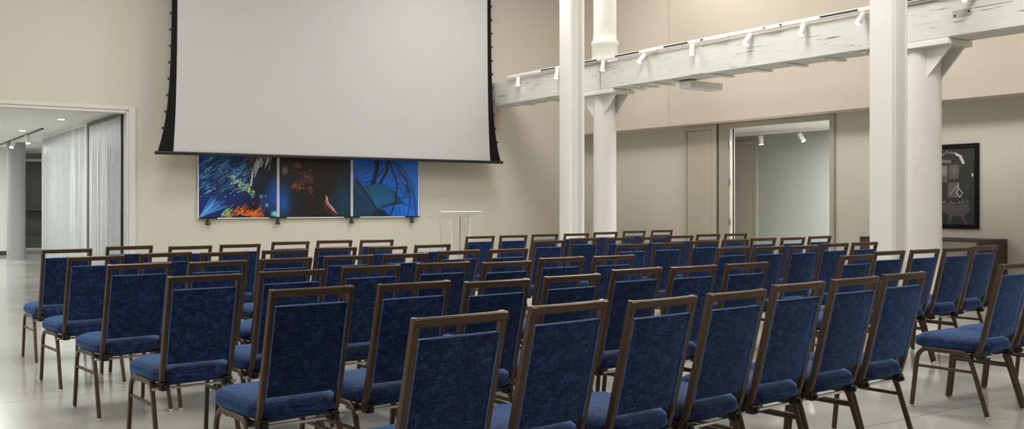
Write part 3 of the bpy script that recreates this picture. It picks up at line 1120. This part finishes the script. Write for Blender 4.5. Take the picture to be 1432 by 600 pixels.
for s in (-1, 1):
    bm = bmesh.new()
    P = [(s * .10, -.10), (s * .10, .10)]
    q = [(s * .125, -.15, .02), (s * .125, .13, .02), (s * .20, .15, 1.06), (s * .20, -.16, 1.145)]
    A = [bm.verts.new(p) for p in q]
    C = [bm.verts.new((p[0] + .012, p[1], p[2])) for p in q]
    bm.faces.new(A); bm.faces.new(C[::-1])
    for i in range(4):
        bm.faces.new((A[i], C[i], C[(i + 1) % 4], A[(i + 1) % 4]))
    sp = obj('side_panel', bm, M['acrylic'], t)
    bm = bmesh.new()
    sweep(bm, [(s * .125, -.158, .02), (s * .20, -.168, 1.135)], (0, 1, 0), .008, .012)
    obj('edge_glint_strip', bm, M['glint'], sp)
bm = bmesh.new()
q = [(-.122, -.15, .02), (.122, -.15, .02), (.197, -.16, 1.14), (-.197, -.16, 1.14)]
A = [bm.verts.new(p) for p in q]
C = [bm.verts.new((p[0], p[1] + .010, p[2])) for p in q]
bm.faces.new(A); bm.faces.new(C[::-1])
for i in range(4):
    bm.faces.new((A[i], C[i], C[(i + 1) % 4], A[(i + 1) % 4]))
obj('front_panel', bm, M['acrylic'], t)
obj('base', B((-.30, -.22, 0), (.30, .22, .02), .004), M['acrylic'], t)
bm = bmesh.new()
sweep(bm, fillet([(.02, -.13, 1.10), (.02, -.135, .6), (.04, -.12, .03)], .05), (1, 0, 0), .008, .008)
obj('cable', bm, M['bracket'], t)

# ------------------------------------------------------------------ banquet chair
RW = .383          # width over the back rail
RH = .937          # top of the rail
def seat_mesh():
    bm = bmesh.new()
    # plan outline: rounded, slightly wider in front
    def outline(inset):
        pts = []
        n = 12
        yf, yr = .235 - inset, -.238 + inset
        wf, wr = .224 - inset, .210 - inset
        rf, rr = max(.07 - inset * .5, .02), max(.125 - inset * .6, .02)
        for cx, cy, r, a0 in ((wf - rf, yf - rf, rf, 0), (-(wf - rf), yf - rf, rf, 90), (-(wr - rr), yr + rr, rr, 180), (wr - rr, yr + rr, rr, 270)):
            for i in range(n + 1):
                a = math.radians(a0 + 90 * i / n)
                pts.append((cx + r * math.cos(a), cy + r * math.sin(a)))
        return pts
    prof = [(.052, .374), (.038, .378), (.030, .390), (.008, .396), (0, .408), (0, .422), (.001, .431), (.0045, .4335), (.002, .437), (.005, .447), (.016, .459), (.034, .469), (.060, .477), (.095, .483), (.14, .486)]
    rings = []
    for ins, z in prof:
        rings.append([bm.verts.new((x, y, z + (.006 * (y / .235) if z > .43 else 0) - (.012 * max(0, (y - .15) / .085) ** 2 if z > .45 else 0))) for x, y in outline(ins)])
    n = len(rings[0])
    for A, C in zip(rings, rings[1:]):
        for i in range(n):
            bm.faces.new((A[i], A[(i + 1) % n], C[(i + 1) % n], C[i]))
    bm.faces.new(rings[0][::-1])
    bm.faces.new(rings[-1])
    return bm

def lean(z):       # y of the back plane at height z
    return -.212 - (z - .45) * (.120 / .487)

def back_pad_mesh():
    bm = bmesh.new()
    w = RW / 2 - .0245
    z0, z1 = .482, .866
    nx, nz = 12, 12
    def P(u, v, side):
        x = w * u
        z = z0 + (z1 - z0) * v
        eu = 1 - abs(u) ** 6
        ev = 1 - abs(2 * v - 1) ** 8
        if side == 0:     # rear face: nearly flat
            return (x, lean(z) - .009 - .006 * eu * ev + .006 * (1 - u * u) * -1, z)
        b = .018 + .030 * (eu * ev) ** .6
        return (x, lean(z) + b - .008 * (1 - u * u), z)
    F = [[[bm.verts.new(P(-1 + 2 * i / nx, j / nz, s)) for i in range(nx + 1)] for j in range(nz + 1)] for s in (0, 1)]
    for s in (0, 1):
        for j in range(nz):
            for i in range(nx):
                q = (F[s][j][i], F[s][j][i + 1], F[s][j + 1][i + 1], F[s][j + 1][i])
                bm.faces.new(q if s == 0 else q[::-1])
    for i in range(nx):
        bm.faces.new((F[0][0][i + 1], F[0][0][i], F[1][0][i], F[1][0][i + 1]))
        bm.faces.new((F[0][nz][i], F[0][nz][i + 1], F[1][nz][i + 1], F[1][nz][i]))
    for j in range(nz):
        bm.faces.new((F[0][j][0], F[0][j + 1][0], F[1][j + 1][0], F[1][j][0]))
        bm.faces.new((F[0][j + 1][nx], F[0][j][nx], F[1][j][nx], F[1][j + 1][nx]))
    return bm

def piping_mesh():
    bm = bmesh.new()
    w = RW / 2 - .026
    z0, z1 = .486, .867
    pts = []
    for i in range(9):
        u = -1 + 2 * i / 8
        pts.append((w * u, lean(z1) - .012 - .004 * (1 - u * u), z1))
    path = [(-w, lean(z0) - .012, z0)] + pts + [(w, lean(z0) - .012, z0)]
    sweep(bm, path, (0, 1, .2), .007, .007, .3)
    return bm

def back_frame_mesh():
    bm = bmesh.new()
    h = RH - .016
    x = RW / 2 - .0125
    top = [(-x + 2 * x * i / 8, lean(h) - .010 * (1 - (2 * i / 8 - 1) ** 2), h) for i in range(9)]
    left = [(-x + .003, -.03, .356), (-x + .003, -.175, .356), (-x, lean(.45), .45)]
    right = [(-p[0], p[1], p[2]) for p in left[::-1]]
    L = fillet([left[0], left[1], left[2], top[0]], [0, .07, .05, 0], 6)
    # uprights: rectangular tube, deep fore-and-aft
    for s in (1, -1):
        P = [(p[0] * s, p[1], p[2]) for p in L]
        P[-1] = (P[-1][0], P[-1][1] - .003, h + .014)
        sweep(bm, P, (1, 0, 0), .0255, .031, .18)
    # top rail, slightly bowed backwards
    top[0] = (-x - .0115, top[0][1], h)
    top[-1] = (x + .0115, top[-1][1], h)
    sweep(bm, top, (0, 0, 1), .032, .027, .18)
    return bm

ARCH_Z = .380
def leg_mesh(sx, front):
    bm = bmesh.new()
    if front:
        pts = [(sx * .215, .232, .014), (sx * .210, .196, .335), (sx * .209, .155, ARCH_Z), (sx * .208, .0, ARCH_Z)]
    else:
        pts = [(sx * .217, -.262, .014), (sx * .210, -.160, .325), (sx * .209, -.125, ARCH_Z), (sx * .208, .0, ARCH_Z)]
    sweep(bm, fillet(pts, [0, .045, .045, 0], 5), (1, 0, 0), .021, .027, .25)
    return bm

def make_chair():
    t = thing('banquet_chair', '', 'chair')
    obj('seat', seat_mesh(), M['velvet'], t, True)
    b = obj('backrest', back_pad_mesh(), M['velvet'], t, True)
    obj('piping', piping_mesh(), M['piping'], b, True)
    obj('back_frame', back_frame_mesh(), M['frame'], t, True)
    for sx in (-1, 1):
        for fr in (True, False):
            l = obj('leg', leg_mesh(sx, fr), M['frame'], t, True)
            x, y = (sx * .2155, .2335) if fr else (sx * .2175, -.2655)
            bm = lathe(bmesh.new(), [(.014, 0), (.015, .006), (.010, .010), (.009, .018)], 14, x, y)
            obj('foot_glide', bm, M['glide'], l, True)
        bm = bmesh.new()
        sweep(bm, [(sx * .2115, .203, .27), (sx * .213, -.176, .27)], (0, 0, 1), .018, .014, .25)
        obj('side_stretcher', bm, M['frame'], t, True)
        bm = bmesh.new()
        box(bm, (sx * .165 - .022, -.215, .345), (sx * .165 + .022, -.160, .385), .004)
        box(bm, (sx * .165 - .010, -.228, .352), (sx * .165 + .010, -.21, .374), .003)
        obj('ganging_bracket', bm, M['bracket'], t)
    bm = bmesh.new()
    sweep(bm, [(-.206, .10, .366), (.206, .10, .374)], (0, 1, 0), .022, .016, .25)
    sweep(bm, [(-.206, -.14, .366), (.206, -.14, .374)], (0, 1, 0), .022, .016, .25)
    obj('cross_bar', bm, M['frame'], t, True)
    bm = bmesh.new()
    sweep(bm, [(-.222, -.188, .355), (.222, -.188, .355)], (0, 0, 1), .014, .008, .25)
    obj('ganging_bar', bm, M['chrome'], t, True)
    return t

def copy_tree(o, parent=None):
    c = o.copy()
    COL.objects.link(c)
    c.parent = parent
    for ch in o.children:
        copy_tree(ch, c)
    return c

ROWS = [
    ('left', [(1.683, 2.771, 5.3, 0.9973), (2.180, 2.836, 7.0, 1.0022), (2.648, 2.843, 6.1, 0.9936), (3.116, 2.897, 6.1, 0.9926), (3.598, 2.972, 5.1, 1.0012), (4.065, 3.018, 4.6, 1.0035), (4.533, 3.068, 3.8, 1.0059)]),
    ('left', [(1.636, 3.891, 3.6, 1.0106), (2.159, 3.959, 4.3, 1.0047), (2.627, 3.986, 3.2, 0.9911), (3.141, 4.059, 4.6, 0.9917), (3.655, 4.139, 4.2, 1.0042), (4.123, 4.172, 2.9, 0.9994), (4.591, 4.189, 3.5, 1.0003)]),
    ('left', [(1.538, 5.044, 3.7, 0.9980), (2.038, 5.123, 3.2, 0.9990), (2.554, 5.208, 3.5, 1.0020), (3.060, 5.250, 3.6, 1.0026), (3.537, 5.258, 3.5, 0.9916), (4.011, 5.304, 3.3, 1.0035), (4.497, 5.338, 3.4, 0.9996)]),
    ('left', [(1.502, 6.230, 5.7, 0.9996), (1.992, 6.265, 5.5, 0.9958), (2.466, 6.318, 5.8, 0.9986), (2.942, 6.358, 5.1, 1.0005), (3.425, 6.418, 5.3, 0.9990), (3.927, 6.491, 5.2, 1.0070), (4.415, 6.535, 4.8, 1.0043)]),
    ('left', [(1.484, 7.370, 6.0, 0.9968), (1.979, 7.433, 6.4, 1.0048), (2.446, 7.517, 5.8, 0.9934), (2.917, 7.493, 4.5, 0.9989), (3.385, 7.561, 5.6, 1.0048), (3.903, 7.641, 5.8, 0.9990), (4.396, 7.728, 5.9, 1.0018)]),
    ('left', [(1.525, 8.682, 3.8, 0.9947), (2.027, 8.750, 3.8, 1.0070), (2.550, 8.791, 3.7, 0.9927), (3.026, 8.873, 3.7, 0.9940), (3.556, 8.992, 3.8, 1.0049), (4.048, 9.079, 3.8, 1.0056), (4.534, 9.123, 3.6, 0.9999)]),
    ('right', [(5.930, 3.250, 2.5, 1.0000), (6.420, 3.290, 2.5, 1.0000), (6.910, 3.330, 2.0, 1.0000)]),
    ('right', [(6.107, 4.522, 2.6, 0.9906), (6.618, 4.610, 1.6, 1.0048), (7.137, 4.649, 1.4, 1.0017), (7.627, 4.672, -0.4, 1.0012), (8.179, 4.757, 2.0, 1.0024)]),
    ('right', [(6.102, 5.727, 2.8, 1.0040), (6.570, 5.740, 2.5, 1.0002), (7.038, 5.762, 2.3, 0.9953), (7.512, 5.799, 2.2, 1.0037), (7.985, 5.826, 1.9, 1.0034)]),
    ('right', [(5.949, 6.803, 1.9, 0.9970), (6.463, 6.880, 2.1, 0.9954), (7.036, 6.969, 1.8, 1.0025), (7.558, 7.051, 1.0, 1.0011), (8.077, 7.143, 1.6, 1.0059), (8.627, 7.210, 1.2, 1.0002), (9.170, 7.285, 1.8, 1.0024)]),
    ('right', [(5.945, 8.072, 1.4, 0.9926), (6.465, 8.148, 0.9, 1.0075), (7.001, 8.201, 0.9, 0.9992), (7.535, 8.265, 1.2, 0.9957), (8.047, 8.355, 1.2, 0.9992), (8.580, 8.443, 1.0, 1.0060), (9.115, 8.503, 0.9, 1.0014)]),
    ('right', [(6.077, 9.585, 0.4, 0.9977), (6.563, 9.618, 0.1, 0.9978), (7.060, 9.671, 0.1, 1.0005), (7.605, 9.750, -0.1, 0.9974), (8.173, 9.867, -0.2, 1.0034), (8.777, 9.996, -0.3, 1.0079), (9.384, 10.115, -0.1, 1.0067)]),
]

ROWN = ['row nearest the camera', 'second row from the camera', 'third row from the camera', 'fourth row from the camera', 'fifth row from the camera', 'row nearest the screen']
proto = make_chair()
first = True
counts = {'left': 0, 'right': 0}
for block, row in ROWS:
    r = counts[block]
    counts[block] += 1
    n = len(row)
    for i, (x, y, a, s) in enumerate(row):
        o = proto if first else copy_tree(proto)
        first = False
        A = math.radians(a)
        # rail centre (x, y) -> chair origin
        off = -(lean(RH - .016) - .004)
        o.location = (x - math.sin(A) * off, y + math.cos(A) * off, 0)
        o.rotation_euler = (0, 0, A)
        o.scale = (1, 1, s)
        pos = 'leftmost' if i == 0 else ('rightmost' if i == n - 1 else ORD[i] + ' from left')
        o['label'] = 'blue velvet chair, %s in the %s block, %s' % (pos, block, ROWN[r])
        o['category'] = 'chair'
        o['group'] = 'banquet chairs in the %s block' % block
